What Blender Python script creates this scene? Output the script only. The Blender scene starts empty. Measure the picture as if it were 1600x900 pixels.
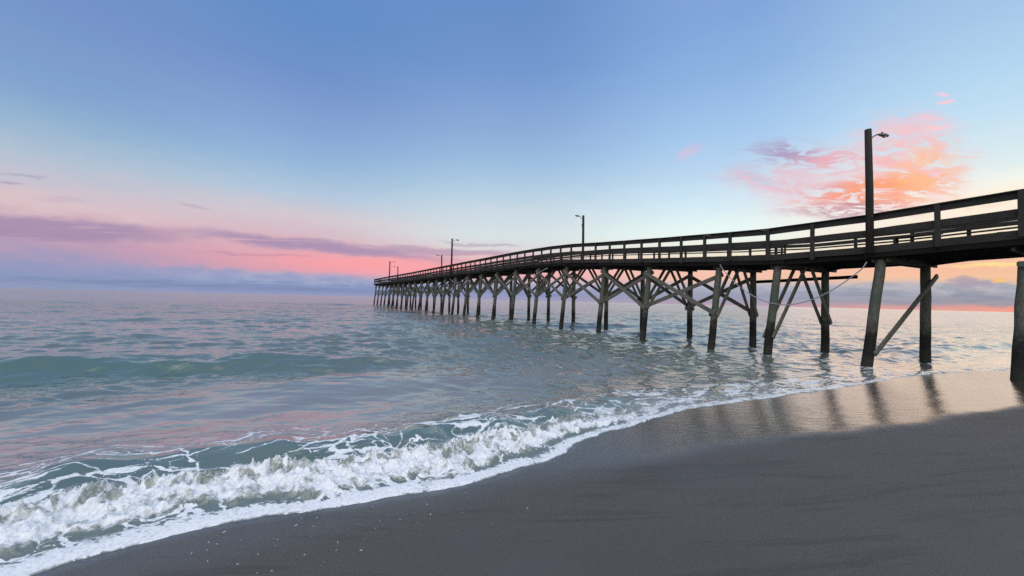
import bpy, math, random
import numpy as np

# ------------------------------------------------------------------ camera
S = bpy.context.scene
COL = S.collection
EYE = 2.05
PITCH, ROLL = math.radians(1.81), math.radians(1.36)
camd = bpy.data.cameras.new('camera'); cam = bpy.data.objects.new('camera', camd); COL.objects.link(cam)
camd.sensor_width = 36.0; camd.lens = 36.0 * 600 / 1600; camd.clip_start = 0.05; camd.clip_end = 20000
from mathutils import Matrix, Vector
fw = Vector((0, math.cos(PITCH), math.sin(PITCH))); up0 = Vector((0, -math.sin(PITCH), math.cos(PITCH))); rt0 = Vector((1, 0, 0))
rt = rt0 * math.cos(ROLL) + up0 * math.sin(ROLL); up = up0 * math.cos(ROLL) - rt0 * math.sin(ROLL)
m = Matrix((rt, up, -fw)).transposed().to_4x4(); m.translation = (0, 0, EYE)
cam.matrix_world = m
S.camera = cam
S.render.engine = 'CYCLES'
S.view_settings.view_transform = 'Standard'; S.view_settings.look = 'None'
S.view_settings.exposure = 0.0; S.view_settings.gamma = 1.0
S.cycles.max_bounces = 5; S.cycles.use_denoising = False

# ------------------------------------------------------------------ node helpers
def lin(c):
    return tuple(((v / 255) / 12.92 if v / 255 <= .04045 else ((v / 255 + .055) / 1.055) ** 2.4) for v in c) + (1.0,)

class G:
    """small node-tree builder"""
    def __init__(s, nt): s.nt = nt; s.N = nt.nodes; s.L = nt.links
    def put(s, sock, v):
        if v is None: return
        if hasattr(v, 'node'): s.L.new(v, sock)
        else: sock.default_value = v
    def math(s, op, a, b=None, c=None, clamp=False):
        n = s.N.new('ShaderNodeMath'); n.operation = op; n.use_clamp = clamp
        s.put(n.inputs[0], a); s.put(n.inputs[1], b); s.put(n.inputs[2], c); return n.outputs[0]
    def mr(s, v, a, b, c=0.0, d=1.0, smooth=True):
        n = s.N.new('ShaderNodeMapRange'); n.interpolation_type = 'SMOOTHSTEP' if smooth else 'LINEAR'
        s.put(n.inputs[0], v); n.inputs[1].default_value = a; n.inputs[2].default_value = b; n.inputs[3].default_value = c; n.inputs[4].default_value = d
        return n.outputs[0]
    def mix(s, f, a, b):
        n = s.N.new('ShaderNodeMix'); n.data_type = 'RGBA'
        s.put(n.inputs[0], f); s.put(n.inputs[6], a); s.put(n.inputs[7], b); return n.outputs[2]
    def ramp(s, f, stops, mode='LINEAR'):
        n = s.N.new('ShaderNodeValToRGB'); r = n.color_ramp; r.interpolation = mode
        while len(r.elements) > 1: r.elements.remove(r.elements[-1])
        r.elements[0].position = stops[0][0]; r.elements[0].color = stops[0][1]
        for p, c in stops[1:]:
            e = r.elements.new(p); e.color = c
        s.put(n.inputs[0], f); return n.outputs[0]
    def xyz(s, x, y, z=0.0):
        n = s.N.new('ShaderNodeCombineXYZ'); s.put(n.inputs[0], x); s.put(n.inputs[1], y); s.put(n.inputs[2], z); return n.outputs[0]
    def noise(s, vec, scale, detail=4, rough=.55, dist=0.0, color=False):
        n = s.N.new('ShaderNodeTexNoise'); s.put(n.inputs['Vector'], vec); n.inputs['Scale'].default_value = scale
        n.inputs['Detail'].default_value = detail; n.inputs['Roughness'].default_value = rough; n.inputs['Distortion'].default_value = dist
        return n.outputs['Color' if color else 'Fac']
    def mapping(s, vec, loc=(0, 0, 0), rot=(0, 0, 0), sc=(1, 1, 1)):
        n = s.N.new('ShaderNodeMapping'); s.put(n.inputs[0], vec); n.inputs[1].default_value = loc; n.inputs[2].default_value = rot; n.inputs[3].default_value = sc
        return n.outputs[0]
    def attr(s, name):
        n = s.N.new('ShaderNodeAttribute'); n.attribute_name = name; return n.outputs['Fac']
    def bump(s, h, dist, strength=1.0, normal=None):
        n = s.N.new('ShaderNodeBump'); s.put(n.inputs['Height'], h); n.inputs['Distance'].default_value = dist; n.inputs['Strength'].default_value = strength
        s.put(n.inputs['Normal'], normal); return n.outputs[0]

# ------------------------------------------------------------------ sky (dusk, procedural, by direction)
W = bpy.data.worlds.new('World'); S.world = W; W.use_nodes = True
g = G(W.node_tree); g.N.clear()
tc = g.N.new('ShaderNodeTexCoord')
sep = g.N.new('ShaderNodeSeparateXYZ'); g.L.new(tc.outputs['Generated'], sep.inputs[0])
X, Y, Z = sep.outputs
az = g.math('DEGREES', g.math('ARCTAN2', X, Y))
el = g.math('DEGREES', g.math('ARCSINE', Z))
elp = g.math('MAXIMUM', el, 0.0)
nv = g.xyz(g.math('MULTIPLY', az, .11), g.math('MULTIPLY', el, .55), 0.0)
nz = g.noise(nv, 1.0, 6, .6, .4)
nlow = g.noise(g.xyz(g.math('MULTIPLY', az, .34), g.math('MULTIPLY', el, 1.0), 3.0), 1.0, 6, .62, .2)
amp = g.mr(elp, 0.6, 3.0, 0.0, 1.0)
amp2 = g.mr(elp, 6.0, 20.0, 1.0, 0.4)
wob = g.math('MULTIPLY', g.math('MULTIPLY', g.math('SUBTRACT', nlow, .5), 3.0), g.math('MULTIPLY', amp, amp2))
ew = g.math('MAXIMUM', g.math('ADD', elp, wob), 0.0)
t = g.math('DIVIDE', ew, 90.0)
def R_(stops):
    return g.ramp(t, [(e / 90, lin(c)) for e, c in stops])
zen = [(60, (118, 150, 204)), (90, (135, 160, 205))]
rL = R_([(0, (146, 156, 188)), (1.0, (137, 152, 189)), (2.0, (150, 155, 191)), (3.2, (168, 156, 188)), (4.6, (186, 158, 184)), (6.2, (204, 172, 188)), (8, (220, 194, 200)), (9.9, (200, 195, 208)), (12.4, (178, 194, 212)), (15.4, (150, 181, 210)), (18.2, (131, 165, 207)), (21, (125, 158, 205)), (26.3, (115, 147, 201)), (38, (104, 142, 198))] + zen)
rCL = R_([(0, (150, 156, 192)), (.7, (132, 146, 186)), (1.4, (144, 158, 196)), (2.6, (158, 164, 198)), (3.1, (216, 162, 180)), (4.4, (226, 164, 178)), (6.2, (222, 174, 186)), (8.5, (213, 190, 200)), (10.3, (213, 200, 208)), (13, (180, 200, 221)), (16.8, (150, 184, 218)), (20.6, (135, 168, 214)), (24, (125, 156, 208)), (27.5, (112, 146, 202)), (33.6, (99, 142, 198))] + zen)
rC = R_([(0, (158, 158, 190)), (1.0, (146, 154, 192)), (2.2, (160, 162, 196)), (2.9, (222, 178, 190)), (4.0, (242, 178, 182)), (6.2, (232, 190, 192)), (7.6, (220, 216, 218)), (9.3, (215, 226, 228)), (13, (203, 218, 228)), (15.7, (182, 208, 227)), (20, (156, 189, 223)), (24, (141, 173, 216)), (28, (128, 162, 213)), (31.6, (115, 151, 206)), (38, (105, 143, 200))] + zen)
rCR = R_([(0, (188, 160, 180)), (.6, (158, 158, 180)), (1.4, (158, 162, 182)), (2.6, (182, 182, 196)), (3.2, (242, 194, 170)), (4.4, (246, 196, 176)), (6.0, (244, 226, 200)), (7.5, (240, 240, 226)), (9.7, (235, 250, 246)), (13.5, (210, 234, 246)), (17.6, (185, 214, 240)), (21.8, (165, 200, 237)), (28.5, (142, 179, 226)), (34.5, (130, 165, 218))] + zen)
rR = R_([(0, (236, 166, 152)), (.3, (222, 160, 154)), (.6, (172, 158, 168)), (1.6, (156, 160, 172)), (2.5, (176, 174, 182)), (2.9, (246, 200, 160)), (4.4, (246, 190, 164)), (5.4, (250, 216, 178)), (7.5, (255, 240, 214)), (10.9, (254, 242, 224)), (12, (245, 247, 238)), (13.7, (223, 238, 240)), (16.5, (205, 229, 241)), (19, (191, 222, 244)), (21.8, (180, 214, 240)), (26.7, (165, 198, 232)), (36, (140, 178, 222))] + zen)
def band(a, b): return g.mr(az, a, b)
sky = g.mix(band(-52, -31), rL, rCL)
sky = g.mix(band(-30, -3), sky, rC)
sky = g.mix(band(0, 28), sky, rCR)
sky = g.mix(band(30, 50), sky, rR)
# clouds placed by direction: gnomonic coordinates about +Y, in thousandths
Yp = g.math('MAXIMUM', Y, .05)
gu = g.math('MULTIPLY', g.math('DIVIDE', X, Yp), 600.0); gv = g.math('MULTIPLY', g.math('DIVIDE', Z, Yp), 600.0)
front = g.mr(Y, .1, .3)
wn = g.noise(g.xyz(g.math('MULTIPLY', gu, .012), g.math('MULTIPLY', gv, .035), 7.0), 1.0, 5, .6, 0, True)
ws = g.N.new('ShaderNodeSeparateColor'); g.L.new(wn, ws.inputs[0])
wu = g.math('ADD', gu, g.math('MULTIPLY', g.math('SUBTRACT', ws.outputs[0], .5), 90.0))
wv = g.math('ADD', gv, g.math('MULTIPLY', g.math('SUBTRACT', ws.outputs[1], .5), 26.0))
def ell(cx, cy, rx, ry, slope=0.0, edge=.35, u=None, v=None):
    u = u or wu; v = v or wv
    a = g.math('DIVIDE', g.math('SUBTRACT', u, cx - 800), rx)
    b = g.math('DIVIDE', g.math('SUBTRACT', g.math('SUBTRACT', v, cy), g.math('MULTIPLY', g.math('SUBTRACT', u, cx - 800), slope)), ry)
    d = g.math('SQRT', g.math('ADD', g.math('MULTIPLY', a, a), g.math('MULTIPLY', b, b)))
    return g.mr(d, 1.0, edge, 0.0, 1.0)
def over(mask, strength, col):
    global sky
    f = g.math('MULTIPLY', g.math('MULTIPLY', mask, front), strength)
    sky = g.mix(f, sky, col if hasattr(col, 'node') else lin(col))
hs = g.noise(g.xyz(g.math('MULTIPLY', gu, .010), g.math('MULTIPLY', gv, .16), 1.0), 1.0, 5, .6, .3)
hs1 = g.mr(hs, .30, .58)
over(ell(590, 50, 270, 24, -.02, .1), .75, (255, 162, 165))      # glow above the low bank
over(g.math('MULTIPLY', ell(20, 96, 330, 24, -.03, .5), g.mr(hs, .2, .5)), .8, (162, 140, 174))
over(g.math('MULTIPLY', ell(490, 78, 300, 14, -.085, .3), g.mr(hs, .22, .5)), .85, (164, 142, 178))
over(ell(400, 62, 120, 3.5, -.03, .3), .45, (185, 140, 170))
over(ell(700, 74, 150, 8, -.03, .4), .7, (178, 150, 178))
over(ell(745, 87, 90, 4, -.02, .4), .6, (180, 165, 188))
over(ell(20, 180, 60, 4, -.06, .3), .4, (150, 150, 180))
over(ell(-5, 164, 40, 4, -.06, .3), .5, (165, 145, 175))
over(ell(293, 135, 40, 4, -.12, .3), .4, (175, 165, 185))
over(ell(90, 142, 60, 6, -.05, .2), .25, (185, 165, 190))
over(g.math('MULTIPLY', ell(700, 26, 620, 14, 0, .5), g.mr(nlow, .42, .62)), .5, (172, 178, 205))
over(g.math('MULTIPLY', ell(420, 12, 700, 9, 0, .5), g.mr(hs, .4, .6)), .45, (118, 132, 172))
# pink and orange cloud to the right
cn = g.noise(g.mapping(g.xyz(gu, gv, 0.0), (0, 0, 0), (0, 0, math.radians(-20)), (.014, .070, 1)), 1.0, 9, .70, .9)
cn2 = g.noise(g.mapping(g.xyz(gu, gv, 5.0), (0, 0, 0), (0, 0, math.radians(-10)), (.022, .052, 1)), 1.0, 7, .66, .8)
wisp = g.mr(cn, .42, .56); wisp2 = g.mr(cn2, .40, .57)
def cl(cx, cy, rx, ry, sl, st, col, nz_=None, edge=.15):
    over(g.math('MULTIPLY', ell(cx, cy, rx, ry, sl, edge), nz_ or wisp), st, col)
over(ell(1340, 195, 260, 100, .1, .0), .5, (240, 216, 222))
cl(1425, 235, 125, 110, .0, .9, (252, 190, 188), wisp2)
cl(1400, 262, 120, 60, .2, .6, (246, 198, 205), wisp)
cl(1235, 242, 95, 30, .0, 1.0, (176, 160, 192))
cl(1180, 205, 90, 26, .0, .6, (196, 190, 212))
cl(1310, 186, 60, 16, .1, .7, (168, 158, 190))
cl(1215, 196, 120, 34, -.05, .85, (232, 196, 208), wisp2)
cl(1310, 230, 120, 30, .12, .9, (240, 172, 182))
cl(1345, 176, 180, 44, .08, 1.0, (244, 164, 158), wisp)
cl(1395, 188, 140, 42, .12, 1.0, (255, 164, 118))
cl(1330, 156, 140, 20, .05, .8, (176, 146, 172), wisp)
cl(1450, 215, 80, 65, .1, .8, (255, 196, 150))
cl(1540, 165, 90, 14, .1, .6, (250, 215, 200), wisp2)
over(ell(1480, 331, 18, 5, .15, .2), .9, (255, 205, 215)); over(ell(1476, 341, 16, 4, .1, .2), .7, (250, 205, 220))
over(ell(1466, 291, 34, 7, .08, .2), .9, (252, 205, 212)); over(ell(1450, 306, 30, 8, .1, .2), .6, (248, 200, 212))
over(ell(1077, 240, 26, 20, .5, .0), .6, (222, 192, 216))
# low sunrise bank at the right
over(g.math('MULTIPLY', ell(1560, 74, 110, 6, .07, .2), g.mr(hs, .36, .5)), .9, (255, 226, 150))
over(ell(1420, 92, 90, 7, .0, .2), .6, (255, 246, 180))
over(ell(1524, 44, 42, 13, -.02, .5), .9, (172, 160, 178))
over(g.math('MULTIPLY', ell(1480, 34, 170, 12, 0, .4), g.mr(cn2, .42, .6)), .7, (196, 188, 196))
over(g.math('MULTIPLY', ell(1480, 20, 180, 9, 0, .4), g.mr(cn, .42, .6)), .6, (142, 146, 160))
over(ell(1562, 48, 16, 6, .0, .2), .8, (255, 200, 110))
over(ell(1600, 6, 150, 6, .02, .3), .7, (250, 160, 138))
over(g.math('MULTIPLY', ell(1400, 30, 330, 22, 0, .4), g.mr(nlow, .38, .62)), .6, (186, 184, 196))
over(g.math('MULTIPLY', ell(1400, 18, 330, 18, 0, .4), g.mr(hs, .42, .6)), .5, (140, 146, 166))
# sky behind the viewer and overhead, brightened as added fill for the foreground
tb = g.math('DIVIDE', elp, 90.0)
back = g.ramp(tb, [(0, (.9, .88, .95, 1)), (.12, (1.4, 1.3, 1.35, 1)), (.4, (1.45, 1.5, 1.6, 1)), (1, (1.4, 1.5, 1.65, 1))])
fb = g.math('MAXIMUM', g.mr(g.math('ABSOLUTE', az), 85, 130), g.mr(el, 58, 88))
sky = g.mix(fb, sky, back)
nis = g.N.new('ShaderNodeTexSky'); nis.sky_type = 'NISHITA'; nis.sun_disc = False
nis.sun_elevation = math.radians(3); nis.sun_rotation = math.radians(49)
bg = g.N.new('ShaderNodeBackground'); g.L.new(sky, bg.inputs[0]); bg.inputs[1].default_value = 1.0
out = g.N.new('ShaderNodeOutputWorld')
g.N.remove(nis)
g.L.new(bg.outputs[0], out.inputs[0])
W.cycles.sampling_method = 'MANUAL'; W.cycles.sample_map_resolution = 1024

# ------------------------------------------------------------------ sun, still behind the cloud bank
sl = bpy.data.lights.new('sun', 'SUN'); so = bpy.data.objects.new('sun', sl); COL.objects.link(so)
sl.energy = 0.08; sl.angle = math.radians(28); sl.color = (1.0, .8, .62)
sa, se = math.radians(49), math.radians(5)
sd = Vector((math.sin(sa) * math.cos(se), math.cos(sa) * math.cos(se), math.sin(se)))
so.rotation_euler = sd.to_track_quat('Z', 'Y').to_euler()

# ------------------------------------------------------------------ numpy noise
def _h(ix, iy, seed):
    h = (ix.astype(np.int64) * 374761393 + iy.astype(np.int64) * 668265263 + seed * 974711) & 0xffffffff
    h = ((h ^ (h >> 13)) * 1274126177) & 0xffffffff
    return (h ^ (h >> 16)) & 0xffffffff
def pn(x, y, seed=0):
    x = np.asarray(x, float); y = np.asarray(y, float)
    ix = np.floor(x); iy = np.floor(y); fx = x - ix; fy = y - iy
    ux = fx * fx * fx * (fx * (fx * 6 - 15) + 10); uy = fy * fy * fy * (fy * (fy * 6 - 15) + 10)
    def gr(dx, dy):
        a = _h(ix + dx, iy + dy, seed) * (2 * math.pi / 4294967296.0)
        return np.cos(a) * (fx - dx) + np.sin(a) * (fy - dy)
    a = gr(0, 0); b = gr(1, 0); c = gr(0, 1); d = gr(1, 1)
    return ((a + (b - a) * ux) * (1 - uy) + (c + (d - c) * ux) * uy) * 1.5
def fbm(x, y, seed=0, o=4, r=.5):
    s = 0; a = 1; n = 0
    for k in range(o):
        s = s + a * pn(x, y, seed + k * 17); n += a; a *= r; x = x * 2.03 + 5.1; y = y * 2.03 + 1.7
    return s / n
def worley(x, y, seed=0):
    ix = np.floor(x); iy = np.floor(y)
    f1 = np.full(x.shape, 9.0); f2 = np.full(x.shape, 9.0)
    for dx in (-1, 0, 1):
        for dy in (-1, 0, 1):
            h = _h(ix + dx, iy + dy, seed)
            px = ix + dx + (h & 0xffff) / 65536.0; py = iy + dy + (h >> 16) / 65536.0
            d = np.hypot(px - x, py - y)
            f2 = np.minimum(f2, np.maximum(f1, d)); f1 = np.minimum(f1, d)
    return f1, f2
def ss(v, a, b):
    q = np.clip((v - a) / (b - a), 0, 1); return q * q * (3 - 2 * q)

# ------------------------------------------------------------------ shoreline
SH = np.array([(-900, -420), (-60, -27), (-14, -4.6), (-6.5, -.2), (-4.3, 1.75), (-3.37, 2.77), (-2.72, 3.36), (-2.27, 3.55), (-1.77, 3.71), (-1.12, 3.97), (-.37, 4.29),
               (.13, 4.72), (.63, 5.03), (1.09, 5.75), (2.06, 6.4), (3.24, 7.42), (4.75, 8.12), (6.78, 9.03), (9.48, 10.35), (12.66, 12.07),
               (15.81, 13.01), (18.23, 13.69), (30, 18.5), (80, 45), (900, 470)], float)
def chaikin(P, n=2):
    for _ in range(n):
        Q = [P[0]]
        for a, b in zip(P[:-1], P[1:]): Q += [a * .75 + b * .25, a * .25 + b * .75]
        Q.append(P[-1]); P = np.array(Q)
    return P
SHC = chaikin(SH, 2)
def shore(px, py):
    """signed distance seaward of the water's edge, and the x of the nearest shore point"""
    best = np.full(px.shape, 1e18); sg = np.ones(px.shape); xs = np.zeros(px.shape)
    for a, b in zip(SHC[:-1], SHC[1:]):
        d = b - a; L = d @ d
        tt = np.clip(((px - a[0]) * d[0] + (py - a[1]) * d[1]) / L, 0, 1)
        qx = a[0] + tt * d[0]; qy = a[1] + tt * d[1]
        dd = (px - qx) ** 2 + (py - qy) ** 2
        k = dd < best
        best = np.where(k, dd, best); sg = np.where(k, np.sign(d[0] * (py - a[1]) - d[1] * (px - a[0])), sg); xs = np.where(k, qx, xs)
    return np.sqrt(best) * sg, xs

def shore2(px, py, r):
    s_ = np.empty(px.shape); x_ = np.empty(px.shape); k = r < 45
    s_[k], x_[k] = shore(px[k], py[k])
    f = ~k; a = np.interp(px[f], SH[:, 0], SH[:, 1]); s_[f] = (py[f] - a) * .88; x_[f] = px[f]
    return s_, x_
def polar(az_list, r_list):
    A, Rr = np.meshgrid(np.radians(az_list), r_list)
    return np.sin(A) * Rr, np.cos(A) * Rr
def grid_mesh(name, x, y, z, keep, attrs, mat, closed=False):
    nr, nc = x.shape
    idx = np.arange(nr * nc).reshape(nr, nc)
    q = np.stack([idx[:-1, :-1], idx[:-1, 1:], idx[1:, 1:], idx[1:, :-1]], -1).reshape(-1, 4)[:, ::-1]
    kf = keep.reshape(-1)[q].any(1); q = q[kf]
    used = np.zeros(nr * nc, bool); used[q.ravel()] = True
    remap = np.cumsum(used) - 1; q = remap[q]
    co = np.stack([x.ravel(), y.ravel(), z.ravel()], -1)[used].astype(np.float32)
    me = bpy.data.meshes.new(name)
    me.vertices.add(len(co)); me.vertices.foreach_set('co', co.ravel())
    me.loops.add(q.size); me.loops.foreach_set('vertex_index', q.ravel().astype(np.int32))
    me.polygons.add(len(q)); me.polygons.foreach_set('loop_start', (np.arange(len(q)) * 4).astype(np.int32))
    me.polygons.foreach_set('loop_total', np.full(len(q), 4, np.int32)); me.polygons.foreach_set('use_smooth', np.ones(len(q), bool))
    me.update(calc_edges=True)
    for k, v in attrs.items():
        a = me.attributes.new(k, 'FLOAT', 'POINT'); a.data.foreach_set('value', v.ravel()[used].astype(np.float32))
    me.materials.append(mat)
    o = bpy.data.objects.new(name, me); COL.objects.link(o); return o

def material(name):
    mt = bpy.data.materials.new(name); mt.use_nodes = True
    gg = G(mt.node_tree); b = gg.N['Principled BSDF']
    return mt, gg, b
def objc(gg):
    n = gg.N.new('ShaderNodeTexCoord'); return n.outputs['Object']

# ------------------------------------------------------------------ sea
SHA = math.radians(24); C0_ = 17.766; TH_ = math.radians(29.93)
def sea_material():
    mt, q, b = material('sea_water')
    oc = objc(q); foam = q.attr('foam'); murk = q.attr('murk'); far = q.attr('far'); calm = q.attr('calm')
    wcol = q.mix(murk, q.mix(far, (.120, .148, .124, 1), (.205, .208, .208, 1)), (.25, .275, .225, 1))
    wcol = q.mix(q.attr('lit'), wcol, (.085, .145, .118, 1))  # light passing through the wave faces, painted as a greener body colour
    wcol = q.mix(q.attr('shallow'), wcol, (.305, .275, .275, 1))
    n1 = q.noise(q.mapping(oc, (0, 0, 0), (0, 0, -SHA * .7), (1.0, 2.0, 1)), 2.6, 2, .5, .3)
    n2 = q.noise(q.mapping(oc, (3, 1, 0), (0, 0, -SHA * .6), (1.0, 1.8, 1)), 8.0, 2, .5, .2)
    n3 = q.noise(q.mapping(oc, (3, 1, 0), (0, 0, -SHA), (.5, 1.7, 1)), .33, 4, .6, .2)
    nb = q.bump(q.math('MULTIPLY', n3, q.mr(far, 0, .6, .08, .55, False)), 1.0, 1.0)
    h = q.math('MULTIPLY', q.math('ADD', q.math('MULTIPLY', n1, .036), q.math('MULTIPLY', n2, .006)), q.math('SUBTRACT', 1.0, calm))
    nb = q.bump(h, 1.0, 1.0, nb)
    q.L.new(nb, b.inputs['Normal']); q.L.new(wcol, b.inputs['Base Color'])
    b.inputs['IOR'].default_value = 1.5; b.inputs['Specular IOR Level'].default_value = .9
    q.put(b.inputs['Roughness'], q.mr(far, 0, 1, .03, .18, False))
    # foam: bubbly white, broken up at centimetre scale
    fb = q.N.new('ShaderNodeBsdfPrincipled')
    fn = q.noise(oc, 34.0, 4, .65, .3); fn2 = q.noise(oc, 110.0, 2, .6)
    fb.inputs['Base Color'].default_value = (.80, .82, .84, 1)
    q.put(fb.inputs['Base Color'], q.mix(q.mr(fn, .3, .62), (.66, .69, .70, 1), (.86, .87, .88, 1)))
    fb.inputs['Roughness'].default_value = .55; fb.inputs['IOR'].default_value = 1.2
    fb.inputs['Subsurface Weight'].default_value = 0.0
    q.L.new(q.bump(q.math('ADD', fn, q.math('MULTIPLY', fn2, .3)), .008, .8), fb.inputs['Normal'])
    fac = q.math('ADD', foam, q.math('MULTIPLY', q.math('SUBTRACT', fn, .5), .8))
    fac = q.math('MULTIPLY', q.mr(fac, .26, .80), q.mr(foam, .02, .18))
    ms = q.N.new('ShaderNodeMixShader'); q.L.new(fac, ms.inputs[0]); q.L.new(b.outputs[0], ms.inputs[1]); q.L.new(fb.outputs[0], ms.inputs[2])
    q.L.new(ms.outputs[0], q.N['Material Output'].inputs[0])
    return mt

azd = np.concatenate([np.linspace(-118, -62, 60)[:-1], np.linspace(-62, 62, 1300), np.linspace(62, 112, 60)[1:]])
rr = np.concatenate([np.exp(np.linspace(math.log(1.6), math.log(16), 760))[:-1], np.exp(np.linspace(math.log(16), math.log(110), 330))[:-1], np.exp(np.linspace(math.log(110), math.log(7000), 130))])
x, y = polar(azd, rr)
R = np.hypot(x, y)
s, xs = shore2(x, y, R)
s = s + .045 * pn(x * 1.9, y * 1.9, 1) + .022 * pn(x * 5.5, y * 5.5, 2) + .01 * pn(x * 14, y * 14, 3)
spacing = R * np.gradient(np.log(rr))[:, None]
rng = np.random.RandomState(4)
z = np.zeros_like(x); zs = np.zeros_like(x)
for k in range(84):                                  # wind waves running in to the beach
    lam = .26 * (14 / .26) ** ((k + rng.rand()) / 84); th = math.radians(22 + 90) + rng.normal(0, .36 if lam > 1.9 else .58)
    A = (.0030 if lam < .42 else .0104 if lam < 1.9 else .0046) * lam * (1.0 if lam < 1.9 else (1.2 / lam) ** .45) * rng.uniform(.5, 1.2); ph = rng.rand() * 6.28
    kx, ky = math.cos(th) * 2 * math.pi / lam, math.sin(th) * 2 * math.pi / lam
    att = 1 - ss(spacing * 4, lam * .8, lam * 1.6)
    w = np.sin(kx * x + ky * y + ph)
    if lam < 1.9: zs += A * att * (w + .35 * (w * w - .5))
    else: z += A * att * (w + .25 * (w * w - .5))
gust = np.clip(1.0 + 1.3 * fbm(x * .16, y * .22, 33, 3), .25, 2)
z = z * (.25 + .75 * ss(s, 2.0, 9.0)) * (.9 + .9 * fbm(x * .1, y * .1, 31, 2)) + zs * gust * (1 - .35 * (1 - ss(x, -14, 2))) * (.30 + .70 * np.maximum(ss(x, -3.0, 1.0) * ss(s, .8, 3), ss(s, 6.0, 8.5)))
def hump(q, q0, front, back):
    d = q - q0; return np.where(d < 0, np.exp(-(d / front) ** 2), np.exp(-(d / back) ** 2))
qd = -.292 * x + .956 * y; ad = .956 * x + .292 * y
wv_ = .7 * pn(ad * .16, qd * .05, 5) + .25 * pn(ad * .9, qd * .3, 6)
lump = 1 + .2 * pn(ad * .5, qd * .5, 8)
z += .31 * hump(qd + .5 * wv_, 12.7, .85, 2.3) * (1 - ss(ad, -6.5, 1.5)) * lump
z += .16 * hump(qd + .5 * wv_, 12.2, .6, 1.2) * ss(ad, -6, -2.5) * (1 - ss(ad, 0.5, 3.0)) * lump
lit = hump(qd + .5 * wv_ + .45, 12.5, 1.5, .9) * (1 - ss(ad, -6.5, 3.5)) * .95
z -= .05 * hump(qd + .5 * wv_, 10.6, 1.2, 1.2) * (1 - ss(ad, -6, 1.5))
for q0, a0, w0, sd_ in ((17.5, .10, 1.2, 1), (22.5, .15, 1.5, 2), (30, .17, 2.0, 3), (41, .16, 2.5, 4), (55, .2, 3.2, 5), (75, .25, 4, 6), (100, .25, 5, 7)):
    mk = ss(pn(ad * (1.6 / q0) + sd_ * 3.3, 0 * ad + .5, 40 + sd_), -.05, .45)
    z += a0 * hump(qd + .05 * q0 * pn(ad * 3 / q0, ad * 0, sd_), q0, w0, w0 * 1.8) * mk
# small wave by the right-hand edge beyond the piles
z += .16 * hump(-.42 * x + .907 * y + .3 * pn(x * .3, y * .3, 71), 8.6, .35, 1.0) * ss(x, 17, 19.5) * (1 - ss(x, 30, 36))

# the breaker along the edge (profile across the shore, strength along it)
near = R < 60
B = np.interp(xs, [-14, -6, -3.4, -1.5, 0, .9, 1.6, 2.4, 3.3, 5, 9, 12, 16], [.7, 1.0, 1.0, 1.05, 1.0, .95, .66, .42, .32, .22, .2, .12, .04])
wid = np.interp(xs, [-6, -3.3, -2, 0, 1, 2, 4, 9, 14], [1.45, 1.2, .95, 1.05, .8, .75, .9, .9, .8])
along = x * .85 + y * .5
warp = .16 * pn(along * 1.1, s * .6, 11) + .07 * pn(along * 3.3, s * 1.5, 12)
sb = (s / wid) + warp * ss(s, .05, .5)
pro = np.interp(sb, [-.5, 0, .08, .20, .30, .42, .55, .66, .74, .82, .95, 1.15, 1.35, 1.6, 2.0, 2.6, 3.6],
                [-.02, .004, .010, .02, .055, .085, .105, .150, .165, .150, .165, .215, .235, .215, .13, .05, 0.0])
zb = pro * B * (1 + .35 * pn(along * 1.4, 0 * s + 2.2, 13) * ss(sb, .2, .6))
turb = ss(sb, .16, .36) * (1 - ss(sb, .76, .92)) * np.clip(B, 0.15, 1)
bil = np.abs(pn(x * 3.1, y * 3.1, 21)) * .62 + np.abs(pn(x * 7, y * 7, 22)) * .3 + np.abs(pn(x * 15 + .7 * pn(x * 6, y * 6, 3), y * 15, 23)) * .14 + np.abs(pn(x * 31, y * 31, 24)) * .04
spike = np.maximum(0, pn(x * 9, y * 9, 26) - .12) ** 1.2 * .5 + np.maximum(0, pn(x * 21, y * 21, 27) - .15) * .18
white = ss(sb, .2, .34) * (1 - ss(sb, .52, .70))
zt = turb * ((.32 - bil) * .20) + turb * spike * .16 * (.3 + .7 * white)
crest = np.exp(-((sb - .74) / .045) ** 2) * B
zt += crest * (.01 + .05 * np.maximum(0, pn(along * 7, s * 5, 28)) + .07 * np.maximum(0, pn(along * 19, s * 14, 29) - .1) + .05 * np.maximum(0, pn(along * 41, s * 25, 30)))
z = z * (1 - .7 * np.clip(B, 0, 1) * (1 - ss(s, 2, 5))) + np.where(near, zb + zt, 0)
# thin sheet of water running up the sand
z = np.where(s < .12, np.minimum(z, .03), z)
z = z * ss(s, -.02, .15) + (.036 + .008 * ss(s, -.03, .05)) * (1 - ss(s, .0, .8)) - .10 * ss(-s, .0, .16)

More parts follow.
